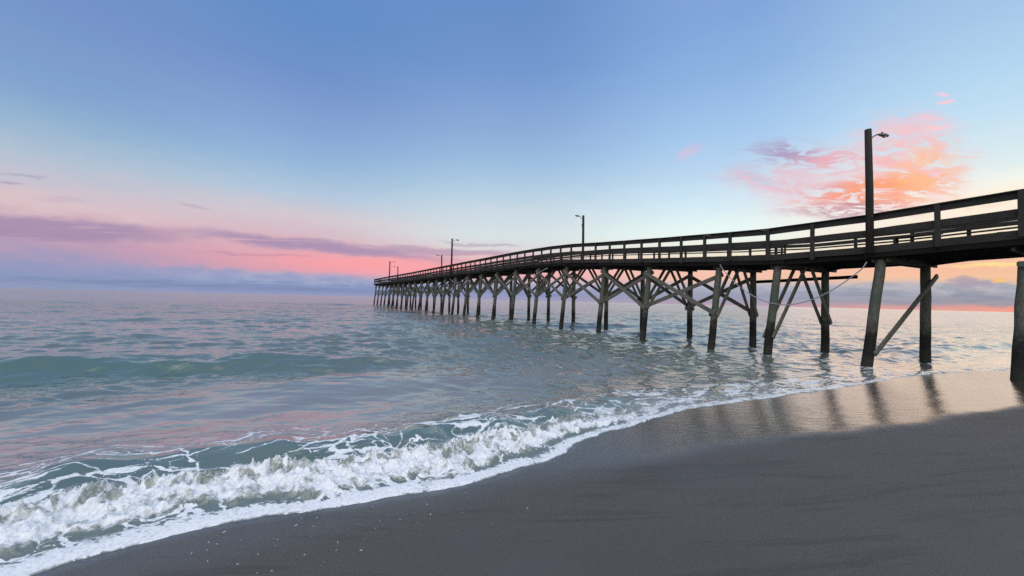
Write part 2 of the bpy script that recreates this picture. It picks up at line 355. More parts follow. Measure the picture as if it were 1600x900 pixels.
# foam cover
wx = x + .34 * pn(x * 1.1, y * 1.1, 51) + .12 * pn(x * 3.3, y * 3.3, 52) + .03 * pn(x * 11, y * 11, 58); wy = y + .30 * pn(x * 1.1, y * 1.1, 53) + .12 * pn(x * 3.3, y * 3.3, 54) + .03 * pn(x * 11, y * 11, 59)
ca, sa_ = math.cos(math.radians(27)), math.sin(math.radians(27))
lu = wx * ca + wy * sa_; lv = -wx * sa_ + wy * ca
f1, f2 = worley(lu * 1.35, lv * 2.9, 3); e1 = f2 - f1
g1, g2 = worley(lu * 3.4 + 9, lv * 6.0, 4); e2 = g2 - g1
dens = fbm(lu * .7, lv * 1.1, 61, 3)
wdt = .06 + .36 * np.clip(dens + .12 + .3 * pn(lu * 3.1, lv * 4.7, 62), 0, 1) ** 1.2
lace = np.clip(1.5 - 1.3 * e1 / wdt, 0, 1) * ss(dens, -.45, -.08) + .85 * np.clip(1.2 - e2 / (wdt * 1.2), 0, 1) * ss(dens, -.3, .1)
lace = np.clip(lace * (.9 + .5 * pn(lu * 5, lv * 9, 57)), 0, 1)
lreach = np.interp(xs, [-9, -5, -3, -1, 0, 1.5, 3, 5, 8, 12], [3.4, 3.3, 3.1, 2.7, 2.5, 2.6, 2.4, 1.9, 1.4, .8])
zone = (1 - ss(s, lreach * .55, lreach * 1.12 + .35 * dens))
lst = np.interp(xs, [-5, -2.5, -1.0, 0, 2, 5, 10, 14], [1.0, 1.0, .95, .9, .72, .62, .5, .35])
foam = lace * zone * lst
stre = ss(pn(along * 9, s * 1.5 + 0.6 * pn(along * 2, s * 2, 5), 66) + .5 * pn(along * 22, s * 4, 67), .08, .5)
foam = np.maximum(foam, ss(sb, .5, .62) * (1 - ss(sb, .74, .8)) * (.34 + .45 * stre + .4 * pn(x * 6, y * 6, 64)) * B)                      # murky lip
foam = np.maximum(foam, np.exp(-((sb - .76) / (.02 + .05 * np.clip(pn(along * 4, s, 68) + .3, 0, 1))) ** 2) * np.clip(B * 1.2, 0, 1) * (.75 + .5 * pn(along * 5, s * 3, 65)))
foam = np.maximum(foam, white * (.80 + .5 * pn(x * 4, y * 4, 69) + .35 * pn(x * 13, y * 13, 63)) * np.clip(B * 1.6, 0, 1))
gap = ss(pn(x * 12, y * 22, 70) + .6 * pn(x * 27, y * 40, 71) + .5 * pn(x * 1.1, y * 1.1, 72), .10, .42) * np.exp(-((sb - .20) / .08) ** 2)
foam = np.maximum(foam, ss(s, -.05, .02) * (1 - ss(sb, .13, .24)) * np.interp(xs, [-6, .5, 1.6, 3, 8, 13, 18], [.84, .84, .74, .62, .56, .42, .3]) * (1 + .35 * pn(x * 4, y * 4, 96))) * (1 - .95 * gap)
# lines of foam in the swash to the right
swl = ss(pn(along * 1.3, (s) * 5.5 + 1.2 * pn(along * .7, s * .6, 75), 76) + .45 * pn(along * 5, s * 12, 77), .05, .42)
foam = np.maximum(foam, swl * ss(xs, .8, 2.4) * (1 - ss(xs, 12, 16)) * (1 - ss(s, 1.0, 2.0)) * .62)
foam = np.maximum(foam, .7 * swl * ss(xs, 14, 17) * (1 - ss(s, .3, .9)))
foam = np.clip(foam * near, 0, 1)
for (bs, bc) in ((5.43, C0_ - .42), (4.85, C0_ + 3.26), (8.62, C0_ - .42), (8.02, C0_ + 3.26), (11.1, C0_ - .42), (11.1, C0_ + 3.26)):
    bx, by = -math.sin(TH_) * bs + math.cos(TH_) * bc, math.cos(TH_) * bs + math.sin(TH_) * bc
    dd_ = np.hypot(x - bx, (y - by) * .9)
    foam = np.maximum(foam, (1 - ss(dd_, .2, .5)) * (.45 + .9 * pn(x * 6, y * 6, 95)))
    z = z + .03 * np.cos((dd_ - .16) * 22) * np.exp(-dd_ * 3.2)
foam = np.clip(foam, 0, 1)
murk = np.clip(ss(sb, .2, .4) * (1 - ss(sb, .78, 1.0)) * np.clip(B, 0, 1) * (.75 + .5 * pn(along * 1.5, s * 2, 80)) + .25 * (1 - ss(s, 1, 4)) + .5 * ss(xs, 2, 6) * (1 - ss(s, 0, 1.2)), 0, 1)
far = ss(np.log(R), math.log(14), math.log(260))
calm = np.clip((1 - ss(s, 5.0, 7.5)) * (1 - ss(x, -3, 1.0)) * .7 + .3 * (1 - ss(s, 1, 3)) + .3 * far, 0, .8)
shallow = (1 - ss(s, 3.2, 8.0)) * (.85 - .55 * ss(x, -3.5, 1.5)) * (1 - .85 * ss(sb, .78, .95) * (1 - ss(sb, 1.35, 2.1)) * np.clip(B, 0, 1)) * (.8 + .5 * fbm(x * .5, y * .9, 85, 3))
shallow = shallow * (1 - .85 * (1 - ss(sb, .85, 1.05)) * np.clip(B * 1.3, 0, 1))
shallow = np.clip(shallow + .25 * (1 - ss(s, 0, 2)) * ss(x, 1, 4), 0, 1)
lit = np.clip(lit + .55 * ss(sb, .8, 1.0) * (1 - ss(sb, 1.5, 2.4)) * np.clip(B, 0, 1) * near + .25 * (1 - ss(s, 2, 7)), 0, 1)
dense = s > -.25
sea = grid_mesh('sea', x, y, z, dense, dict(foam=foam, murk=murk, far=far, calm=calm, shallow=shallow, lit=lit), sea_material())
sea['kind'] = 'structure'
SPR = (x, y, z, sb, B, xs)

# spray and droplets thrown up by the breaker: uncountable
def spray():
    rs = np.random.RandomState(9)
    x_, y_, z_, sb_, B_, xs_ = SPR
    okc = (sb_ > .25) & (sb_ < .85) & (B_ > .3) & (np.hypot(x_, y_) < 9)
    pw = (np.exp(-((sb_ - .74) / .05) ** 2) + .5 * np.exp(-((sb_ - .42) / .14) ** 2)) * okc * np.hypot(x_, y_) ** 2
    pw = pw * ss(pn(x_ * 2.2, y_ * 2.2, 90) + .5 * pn(x_ * 6, y_ * 6, 91), -.05, .45)
    pr = pw.ravel() / pw.sum()
    ids = rs.choice(pr.size, 4200, p=pr)
    base = np.array([(0, 0, 1), (.94, 0, -.33), (-.47, .82, -.33), (-.47, -.82, -.33), (0, 0, -1.0)], float)
    tri = np.array([(0, 1, 2), (0, 2, 3), (0, 3, 1), (4, 2, 1), (4, 3, 2), (4, 1, 3)])
    V = []; F = []
    for n, i in enumerate(ids):
        r = .0018 + .005 * rs.rand() ** 3
        c = np.array([x_.flat[i] + rs.normal(0, .02), y_.flat[i] + rs.normal(0, .02), z_.flat[i] + abs(rs.normal(0, .02)) * (1 if rs.rand() < .9 else 2.2)])
        st = np.array([1, 1, rs.uniform(.8, 2.2)])
        V.append(base * r * st * rs.uniform(.7, 1.3, (5, 1)) + c); F.append(tri + n * 5)
    me = bpy.data.meshes.new('sea_spray'); me.from_pydata(np.concatenate(V).tolist(), [], np.concatenate(F).tolist())
    mt, q, b = material('spray'); b.inputs['Base Color'].default_value = (.82, .84, .86, 1); b.inputs['Roughness'].default_value = .35; b.inputs['IOR'].default_value = 1.33
    me.materials.append(mt)
    for p in me.polygons: p.use_smooth = True
    o = bpy.data.objects.new('sea_spray', me); COL.objects.link(o); o['kind'] = 'stuff'
    o['label'] = 'white droplets of spray flying above the small breaking wave'; o['category'] = 'spray'
spray()

# ------------------------------------------------------------------ beach
def sand_z(s):
    d = -s
    return np.where(d > 0, .03 + .058 * d + .011 * np.minimum(d, 6) ** 2 + .0 * d, .03 + .07 * d)
def sand_height(px, py):
    s1, _ = shore(np.array([px], float), np.array([py], float)); return float(np.clip(sand_z(s1), -3, 3.0)[0])
WET = np.array([(-60, -28.5), (-6.5, -1.2), (-3.3, 2.1), (-1.8, 3.2), (-.6, 3.85), (.05, 4.2), (.8, 4.5), (1.9, 4.87), (2.72, 5.2), (3.81, 5.55), (5.2, 5.82), (6.4, 6.16), (8.01, 6.77), (9.62, 7.24), (20, 11.5), (60, 30)], float)
def sand_material():
    mt, q, b = material('beach_sand')
    oc = objc(q); wet = q.attr('wet')
    gr = q.noise(oc, 260.0, 2, .7); gr2 = q.noise(oc, 70.0, 3, .6); big = q.noise(q.mapping(oc, (0, 0, 0), (0, 0, -SHA), (.6, 1.3, 1)), .9, 4, .55, .5)
    dry = q.mix(q.mr(gr, .3, .7, 0, 1, False), (.022, .020, .0172, 1), (.158, .142, .120, 1))
    dry = q.mix(q.mr(big, .35, .7), dry, q.mix(.5, dry, (.078, .071, .063, 1)))
    sp = q.mr(q.noise(oc, 150.0, 1, .5), .74, .80)
    dry = q.mix(q.math('MULTIPLY', sp, .5), dry, (.28, .26, .24, 1))
    ln = q.noise(q.mapping(oc, (0, 0, 0), (0, 0, -SHA), (.35, 3.2, 1)), 1.0, 5, .6, 1.2)
    dry = q.mix(q.math('MULTIPLY', q.mr(ln, .52, .62), .3), dry, (.030, .029, .028, 1))
    dry = q.mix(q.math('MULTIPLY', q.mr(q.noise(oc, .55, 3, .5),   .42, .66), .5), dry, (.095, .09, .085, 1))
    wc = q.mix(q.mr(gr, .3, .7), (.040, .034, .028, 1), (.090, .075, .060, 1))
    q.L.new(q.mix(wet, dry, wc), b.inputs['Base Color'])
    q.put(b.inputs['Roughness'], q.mr(wet, 0, 1, .65, .1, False))
    b.inputs['Specular IOR Level'].default_value = .3
    q.put(b.inputs['Specular IOR Level'], q.mr(wet, 0, 1, .2, 1.0, False)); b.inputs['IOR'].default_value = 1.8
    rip = q.noise(q.mapping(oc, (0, 0, 0), (0, 0, -SHA - .35), (1.0, 5.0, 1)), 2.6, 4, .6, .4)
    h = q.math('ADD', q.math('MULTIPLY', gr2, .0045), q.math('MULTIPLY', gr, .0018))
    hd = q.math('ADD', h, q.math('MULTIPLY', q.noise(q.mapping(oc, (0, 0, 0), (0, 0, .55), (1, 9, 1)), 6.0, 3, .6, .3), .004))
    hw = q.math('ADD', q.math('MULTIPLY', rip, .008), q.math('MULTIPLY', h, .14))
    hh = q.math('ADD', q.math('MULTIPLY', hd, q.math('SUBTRACT', 1.0, wet)), q.math('MULTIPLY', hw, wet))
    q.L.new(q.bump(hh, 1.0, 1.0), b.inputs['Normal'])
    return mt
az2 = np.concatenate([np.linspace(-180, -62, 60)[:-1], np.linspace(-62, 62, 700), np.linspace(62, 180, 60)[1:]])
r2 = np.concatenate([np.exp(np.linspace(math.log(.3), math.log(25), 420))[:-1], np.exp(np.linspace(math.log(25), math.log(7000), 90))])
x2, y2 = polar(az2, r2)
s2, xs2 = shore2(x2, y2, np.hypot(x2, y2))
z2 = sand_z(s2); z2 = np.clip(z2, -3, 3.0)
z2 += .012 * fbm(x2 * .7, y2 * .7, 101, 3) * ss(-s2, .1, 1.5)
wb = np.interp(x2, WET[:, 0], WET[:, 1]) + .12 * fbm(x2 * .6, y2 * .3, 103, 3) + .05 * pn(x2 * 2.6, y2 * 2, 105) + .02 * pn(x2 * 9, y2 * 6, 106)
ramp_w = np.interp(x2, [-3, 0, 2, 5, 9], [.8, .6, .5, .4, .34])
wet = ss(y2 - wb, -ramp_w * .6, ramp_w * .6) * np.interp(x2, [-6, -1, .5, 1.6, 3.5], [.25, .32, .5, .82, 1.0])
wet = np.maximum(wet, .75 * ss(s2 + .04 * pn(x2 * 3, y2 * 3, 107), -.22, -.05))
r_ = np.hypot(x2, y2)
sand = grid_mesh('beach_sand', x2, y2, z2, (s2 < 60) | (r_ < 200), dict(wet=wet), sand_material())
sand['kind'] = 'structure'

# ------------------------------------------------------------------ wood
def wood_material(name, c0, c1, c2, rough=.75, axis_scale=(1, 1, 1), tide=False):
    mt, q, b = material(name)
    oc = objc(q)
    # grain runs along the pier axis frame (s, c, z)
    v = q.mapping(oc, (0, 0, 0), (0, 0, -math.radians(119.93)), axis_scale)
    n = q.noise(v, 6.0, 6, .65, .4); n2 = q.noise(oc, 1.1, 3, .6); n3 = q.noise(v, 30.0, 3, .7)
    c = q.mix(q.mr(n, .3, .7), c0, c1); c = q.mix(q.mr(n2, .45, .7), c, c2)
    c = q.mix(q.math('MULTIPLY', q.mr(n3, .55, .75), .6), c, tuple(v_ * .35 for v_ in c0[:3]) + (1,))
    if tide:
        sp = q.N.new('ShaderNodeSeparateXYZ'); q.L.new(oc, sp.inputs[0])
        zz = q.math('ADD', sp.outputs[2], q.math('MULTIPLY', q.math('SUBTRACT', q.noise(oc, 2.5, 4, .7), .5), 1.6))
        c = q.mix(q.mr(zz, 1.0, 1.75), q.mix(q.mr(n3, .4, .6), (.010, .010, .009, 1), (.032, .030, .024, 1)), c)
        c = q.mix(q.math('MULTIPLY', q.mr(zz, .62, .35), .35), c, (.06, .065, .045, 1))
        n = q.math('ADD', n, q.math('MULTIPLY', q.noise(oc, 40.0, 3, .7), q.mr(zz, 1.7, 1.0)))
    q.L.new(c, b.inputs['Base Color']); b.inputs['Roughness'].default_value = rough; b.inputs['Specular IOR Level'].default_value = .2
    q.L.new(q.bump(q.math('ADD', n, q.math('MULTIPLY', n3, .5)), .02, .8), b.inputs['Normal'])
    return mt
M_rail = wood_material('weathered_rail', (.014, .013, .011, 1), (.078, .071, .062, 1), (.034, .035, .030, 1), .75, (1.0, 14, 14))
M_beam = wood_material('dark_beam', (.006, .005, .0045, 1), (.018, .015, .013, 1), (.010, .009, .008, 1), .8, (1.0, 12, 12))
M_pole = wood_material('lamp_pole_timber', (.018, .015, .013, 1), (.055, .046, .040, 1), (.030, .026, .023, 1), .8, (10, 10, .7))
M_brace = wood_material('grey_brace', (.070, .065, .050, 1), (.245, .235, .195, 1), (.10, .115, .085, 1), .8, (2, 8, 8))
M_pile = wood_material('pile_timber', (.060, .060, .044, 1), (.175, .175, .138, 1), (.075, .105, .072, 1), .8, (9, 9, .8), True)
M_cap = wood_material('cap_timber', (.05, .042, .034, 1), (.11, .09, .07, 1), (.07, .062, .05, 1), .8, (10, 1, 10))
mt, q, b = material('galvanised'); b.inputs['Base Color'].default_value = (.10, .10, .11, 1); b.inputs['Roughness'].default_value = .5; b.inputs['Metallic'].default_value = .4
q.L.new(q.mix(q.noise(objc(q), 30, 3), (.05, .05, .055, 1), (.16, .16, .17, 1)), b.inputs['Base Color']); M_metal = mt
mt, q, b = material('pale_rope'); q.L.new(q.mix(q.noise(objc(q), 25, 3), (.22, .22, .24, 1), (.42, .42, .45, 1)), b.inputs['Base Color']); b.inputs['Roughness'].default_value = .6; M_rope = mt
mt, q, b = material('lamp_glass'); q.L.new(q.mix(q.noise(objc(q), 9, 2), (.25, .25, .26, 1), (.38, .38, .38, 1)), b.inputs['Base Color']); b.inputs['Roughness'].default_value = .2; M_glass = mt
mt, q, b = material('rust'); q.L.new(q.mix(q.noise(objc(q), 60, 3), (.03, .014, .008, 1), (.09, .04, .02, 1)), b.inputs['Base Color']); b.inputs['Roughness'].default_value = .8; M_rust = mt

# ------------------------------------------------------------------ mesh collector
random.seed(12)
TH = math.radians(29.93)
DS = Vector((-math.sin(TH), math.cos(TH), 0)); DC = Vector((math.cos(TH), math.sin(TH), 0)); UZ = Vector((0, 0, 1))
C0 = 17.766; CF = C0 + 3.2
def P(s_, c_, z_): return DS * s_ + DC * c_ + UZ * z_
class MB:
    def __init__(s): s.v = []; s.f = []; s.sm = []
    def board(s, a, b, w, h, side=None, bev=.008, wob=0.0):
        """a bar from a to b, w wide (towards 'side'), h deep, chamfered edges, slight wear"""
        a = Vector(a); b = Vector(b); t_ = (b - a).normalized()
        side = Vector(side) if side else DC
        side = (side - t_ * side.dot(t_)).normalized(); u = t_.cross(side).normalized()
        L = (b - a).length; n = max(1, int(L / .6)) if wob else 1
        w2, h2 = w / 2, h / 2; e = min(bev, w2 * .4, h2 * .4)
        prof = [(-w2 + e, -h2), (w2 - e, -h2), (w2, -h2 + e), (w2, h2 - e), (w2 - e, h2), (-w2 + e, h2), (-w2, h2 - e), (-w2, -h2 + e)]
        k0 = len(s.v)
        for i in range(n + 1):
            c = a + t_ * (L * i / n)
            dz = random.uniform(-wob, wob); dy = random.uniform(-wob, wob) * .5
            sc = 1 + random.uniform(-.03, .03) * (wob > 0)
            for (p_, q_) in prof: s.v.append(c + side * (p_ + dy) + u * (q_ * sc + dz))
        for i in range(n):
            for j in range(8):
                j2 = (j + 1) % 8
                s.f.append((k0 + i * 8 + j, k0 + i * 8 + j2, k0 + (i + 1) * 8 + j2, k0 + (i + 1) * 8 + j)); s.sm.append(False)
        s.f.append(tuple(k0 + j for j in range(8))[::-1]); s.f.append(tuple(k0 + n * 8 + j for j in range(8))); s.sm += [False, False]
        return s
    def tube(s, pts, rad, n=14, rough=0.0, seed=0):
        pts = [Vector(p_) for p_ in pts]; k0 = len(s.v); rs = random.Random(seed)
        off = [rs.uniform(-1, 1) for _ in range(n)]
        for i, c in enumerate(pts):
            t_ = (pts[min(i + 1, len(pts) - 1)] - pts[max(i - 1, 0)]).normalized()
            r = rad[i] if hasattr(rad, '__len__') else rad
            a = t_.orthogonal() if abs(t_.z) < .9 else Vector((1, 0, 0)) - t_ * t_.x
            if abs(t_.z) < .9: a = t_.cross(UZ)
            a.normalize(); bb = t_.cross(a)
            for j in range(n):
                an = 2 * math.pi * j / n
                rr_ = r * (1 + rough * (.6 * off[j] + .6 * rs.uniform(-1, 1)))
                s.v.append(c + a * math.cos(an) * rr_ + bb * math.sin(an) * rr_)
        for i in range(len(pts) - 1):
            for j in range(n):
                j2 = (j + 1) % n
                s.f.append((k0 + i * n + j, k0 + i * n + j2, k0 + (i + 1) * n + j2, k0 + (i + 1) * n + j)); s.sm.append(True)
        s.f.append(tuple(k0 + j for j in range(n))[::-1]); s.f.append(tuple(k0 + (len(pts) - 1) * n + j for j in range(n))); s.sm += [False, False]
        return s
    def build(s, name, mat, parent=None):
        me = bpy.data.meshes.new(name)
        org = parent_loc(parent)
        me.from_pydata([tuple(v_ - org) for v_ in s.v], [], s.f); me.polygons.foreach_set('use_smooth', s.sm)
        me.materials.append(mat); me.update()
        o = bpy.data.objects.new(name, me); COL.objects.link(o)
        if parent: o.parent = parent
        return o
def parent_loc(p_):
    v_ = Vector((0, 0, 0))
    while p_: v_ = v_ + p_.location; p_ = p_.parent
    return v_
def thing(name, label, cat, loc, group=None):
    o = bpy.data.objects.new(name, None); COL.objects.link(o); o.location = loc; o.empty_display_size = .3
    o['label'] = label; o['category'] = cat
    if group: o['group'] = group
    return o

# ------------------------------------------------------------------ pier
near_s = [-5.2, -1.6, 2.12, 5.13, 8.40, 10.97, 15.1, 18.72, 22.69, 26.35, 30.09, 33.72, 37.39, 41.03, 44.75, 48.38, 51.9, 55.5, 59.1, 62.8, 66.4, 70.1, 73.7, 77.4, 81.0, 84.7, 88.3, 92.2, 96.2]
far_s = [-5.2, -1.6, 2.0, 4.80, 7.97, 11.10, 14.78, 18.39, 21.90, 25.83, 29.50, 32.95, 36.63, 40.44] + near_s[14:]
RT_S = [-14, -6, -3, 2.08, 3.7, 5.39, 7.0, 8.66, 11.58, 15.57, 17.61, 21.71, 24.3, 28.26, 34.35, 44.8, 63.5, 79.5, 96.5]
RT_Z = [6.05, 5.72, 5.60, 5.44, 5.37, 5.33, 5.29, 5.33, 5.49, 5.73, 5.87, 6.18, 6.30, 6.38, 6.37, 6.35, 6.30, 6.34, 6.33]
def zr(s_): return float(np.interp(s_, RT_S, RT_Z))
pier = thing('pier', 'long weathered timber pier on braced piles running out over the sea', 'pier', (0, 0, 0))
S0, S1 = -8.0, 96.8
PILES = []
def pile(s_, row, k):
    m_ = MB(); zt_ = zr(s_) - 1.50
    if row == 0:
        b_ = .42; lean = {3: .30, 4: .22, 5: .12}.get(k, .08)
        if k == 2: zt_ = 3.42; b_ = .15; lean = .12
        ct, cb, st_, sb_ = C0, C0 - b_, s_, s_ + lean
    else:
        ct, cb, st_, sb_ = CF, CF + .06, s_, s_ + .05
    zb_ = -1.4; n = 9; pts = []; rad = []
    r0 = .135 + .012 * random.random(); r1 = r0 + .03
    for i in range(n):
        f_ = i / (n - 1); zz = zb_ + (zt_ - zb_) * f_
        fl = 1 - (zz - 0) / (zt_ + .01)
        pts.append(P(st_ + (sb_ - st_) * fl + random.uniform(-.012, .012), ct + (cb - ct) * fl + random.uniform(-.012, .012), zz)); rad.append(r1 + (r0 - r1) * f_)
    m_.tube(pts, rad, 16, .035, k * 2 + row)
    o = m_.build('pile', M_pile, pier)
    PILES.append((st_, sb_, ct, cb, zt_, row, k, o)); return o
def pile_at(k, row, z_):
    for p_ in PILES:
        if p_[5] == row and p_[6] == k:
            fl = 1 - z_ / (p_[4] + .01); return P(p_[0] + (p_[1] - p_[0]) * fl, p_[2] + (p_[3] - p_[2]) * fl, z_)
n_b = len(near_s)
for k in range(n_b):
    for row in (0, 1): pile((near_s, far_s)[row][k], row, k)
# cap beams: a pair of planks bolted either side of the pile heads
for k in range(n_b):
    m_ = MB(); a_ = zr(near_s[k]) - 1.535; e0 = .13 + random.uniform(-.02, .03); e1 = .42 + random.uniform(-.1, .15)
    for sg_ in (-.19, .19):
        m_.board(P(near_s[k] + sg_, C0 - e0, a_), P(far_s[k] + sg_, CF + e1, a_), .075, .27, DS, .01, .004)
    m_.build('cap_beam', M_cap, pier)
# stringers under the deck
for c_ in (C0 - .24, C0 + .5, C0 + 1.2, C0 + 1.9, C0 + 2.7, CF + .24):
    m_ = MB()
    for k in range(-1, n_b):
        a_s = near_s[k] - .38 if k >= 0 else S0; b_s = near_s[k + 1] + .38 if k + 1 < n_b else S1
        if k == n_b - 1: a_s = near_s[-1] - .3
        j = .045 * (1 if k % 2 else -1); dz = random.uniform(-.03, .02)
        da = .385
        m_.board(P(a_s, c_ + j, zr(a_s) - 1.15 - da / 2 + dz), P(b_s, c_ + j, zr(b_s) - 1.15 - da / 2 + dz), .085, da, DC, .01, .004)
    m_.build('stringer', M_beam, pier)
# deck planks
m_ = MB(); s_ = S0
while s_ < S1:
    dz = random.uniform(-.006, .006)
    m_.board(P(s_, C0 - .285 + random.uniform(-.03, 0), zr(s_) - 1.12 + dz), P(s_, CF + .285 + random.uniform(0, .03), zr(s_) - 1.12 + dz), .142, .042, DS, .006); s_ += .15
m_.build('deck', M_beam, pier)
# railings
post_s = [-6.8, -5.2, -3.4, -1.6, .3, 2.12, 3.7, 5.28, 7.02, 8.61, 10.22, 11.47, 12.75, 14.1, 15.35, 16.65, 17.88, 19.18, 20.46]
while post_s[-1] < 95.5: post_s.append(post_s[-1] + 1.27 + random.uniform(-.05, .05))
post_s[-1] = S1 - .1
post_f = [v_ + random.uniform(-.08, .08) for v_ in post_s]
far_mb = MB(); npost = [0, 0]
rails = {}
CN, CR2 = C0 - .33, CF + .33
for side_i, (cc, ps) in enumerate(((CN, post_s), (CR2, post_f))):
    out_ = -1 if side_i == 0 else 1
    top, mid, low, rim, cap = MB(), MB(), MB(), MB(), MB()
    pts_s = [S0] + ps[:]
    for i, ps_ in enumerate(ps):
        zt_ = zr(ps_)
        lo = 1.33 + random.uniform(-.02, .08)
        tgt = MB() if ((side_i == 0 and i < 72) or (side_i == 1 and i < 26)) else far_mb
        tl = random.uniform(-.012, .012)
        tgt.board(P(ps_, cc + out_ * .09, zt_ - lo), P(ps_ + tl, cc + out_ * .09, zt_ - .045), .125 if side_i == 0 else .10, .10, DS, .008)
        if tgt is not far_mb: tgt.build('rail_post', M_rail, pier)
    for i in range(0, len(pts_s) - 1, 2):
        a_s = pts_s[i]; b_s = pts_s[min(i + 2, len(pts_s) - 1)]
        za, zb2 = zr(a_s), zr(b_s); j = random.uniform(-.012, .012)
        cap.board(P(a_s, cc + out_ * .03, za - .02 + j * .3), P(b_s - .004, cc + out_ * .03, zb2 - .02 + j * .3), .19, .038, DC, .006, .003)
        top.board(P(a_s, cc, za - .145 + j), P(b_s - .004, cc, zb2 - .145 + j), .045, .205, DC, .006, .004)
        j = random.uniform(-.02, .02)
        mz = .635 if side_i == 0 else .345
        mid.board(P(a_s, cc, za - mz + j), P(b_s - .004, cc, zb2 - mz + random.uniform(-.02, .02)), .045, .23 if side_i == 0 else .15, DC, .006, .005)
        if side_i == 1: low.board(P(a_s, cc, za - .505 + j), P(b_s - .004, cc, zb2 - .505 + random.uniform(-.02, .02)), .04, .065, DC, .006, .004)
        j = random.uniform(-.008, .008)
        rim.board(P(a_s, cc, za - 1.235 + j), P(b_s - .004, cc, zb2 - 1.235 + j), .045, .245, DC, .006, .004)
    cap.build('rail_cap', M_rail, pier); top.build('top_rail', M_rail, pier); mid.build('middle_rail', M_rail, pier); rim.build('rim_board', M_rail, pier)
    if side_i == 1: low.build('lower_rail', M_rail, pier)
far_o = far_mb.build('rail_post', M_rail, pier); far_o['kind'] = 'stuff'
# end railing at the seaward end
m_ = MB(); ze = zr(S1)
for dz, hh in ((-.135, .19), (-.625, .21), (-1.235, .245)): m_.board(P(S1 + .03, CN, ze + dz), P(S1 + .03, CR2, ze + dz), .045, hh, DS, .006)
for c_ in (CN, C0 + 1.0, C0 + 2.2, CR2): m_.board(P(S1 + .11, c_, ze - 1.35), P(S1 + .11, c_, ze), .1, .1, DC, .006)
m_.build('end_rail', M_rail, pier)
# long diagonal braces between bents, both rows
for k in range(5, n_b - 1):
    for row, ss_, off in ((0, near_s, -1), (1, far_s, 1)):
        za, zb2 = zr(ss_[k]), zr(ss_[k + 1])
        hi, lo = -1.93 + random.uniform(-.08, .06), -3.82 + random.uniform(-.08, .08)
        pa_lo = pile_at(k, row, za + lo); pb_hi = pile_at(k + 1, row, zb2 + hi); pa_hi = pile_at(k, row, za + hi); pb_lo = pile_at(k + 1, row, zb2 + lo)
        for (a_, b_, o_) in ((pa_lo, pb_hi, .19), (pa_hi, pb_lo, -.19)):
            a2 = a_ + DC * off * o_; b2 = b_ + DC * off * o_; t_ = (b2 - a2).normalized()
            m_ = MB(); m_.board(a2 - t_ * random.uniform(.1, .2), b2 + t_ * random.uniform(.12, .26), .075, .20, DC, .01, .004)
            m_.build('cross_brace', M_brace, pier)
# paired struts inside each bent
for k in range(4, n_b - 2):
    zc_ = zr(near_s[k])
    for row in (0, 1):
        lo = -3.85 + random.uniform(-.08, .05)
        if k == 4 and row == 0: lo = -4.45
        foot = pile_at(k, row, zc_ + lo); apex_c = (C0 + 1.42) if row == 0 else (C0 + 1.80)
        for sg_ in (-.185, .185):
            s_m = near_s[k] * (1 - (apex_c - C0) / 3.2) + far_s[k] * ((apex_c - C0) / 3.2)
            ap = P(s_m + sg_ * 1.1, apex_c, zc_ - 1.55)
            f2_ = foot + DS * sg_; t_ = (ap - f2_).normalized()
            m_ = MB(); m_.board(f2_ - t_ * .16, ap, .07, .165, DS, .008, .003)
            m_.build('knee_brace', M_brace, pier)
# first bent on the beach: one raking brace and a row of rusty bolts
m_ = MB(); a_ = pile_at(3, 0, .55) + DS * -.2; b_ = pile_at(3, 1, 3.15) + DS * -.2; t_ = (b_ - a_).normalized()
m_.board(a_ - t_ * .1, b_ + t_ * .35, .07, .17, DS, .01, .003).build('raking_brace', M_brace, pier)
for row, zz in ((0, 1.32), (0, 1.42), (1, 1.55)):
    c_ = pile_at(3, row, zz); po = [p_ for p_ in PILES if p_[5] == row and p_[6] == 3][0][7]
    m_ = MB(); m_.tube([c_ - DC * .30, c_ + DC * .30], .011, 8); m_.tube([c_ + DC * .24, c_ + DC * .27], .026, 6)
    m_.build('bolt', M_rust, po)
c_ = pile_at(2, 0, 3.25); po = [p_ for p_ in PILES if p_[5] == 0 and p_[6] == 2][0][7]
MB().tube([c_ - DC * .4, c_ + DC * .2], .011, 8).build('bolt', M_rust, po)
MB().board(c_ + UZ * .14 - DC * .2, c_ + UZ * .17 + DC * .5, .24, .16, DS, .03).build('pile_head_block', M_pile, pier)
# loose boards left hanging on the far row
for a_, b_ in ((P(11.3, CF + .2, 3.30), P(6.9, CF + .2, 3.41)), (P(8.1, CF - .2, 3.68), P(6.1, CF - .25, 4.02)), (P(4.9, CF - .2, 3.74), P(1.9, CF - .2, 4.12))):
    MB().board(a_, b_, .05, .15, DC, .01, .004).build('loose_board', M_beam, pier)

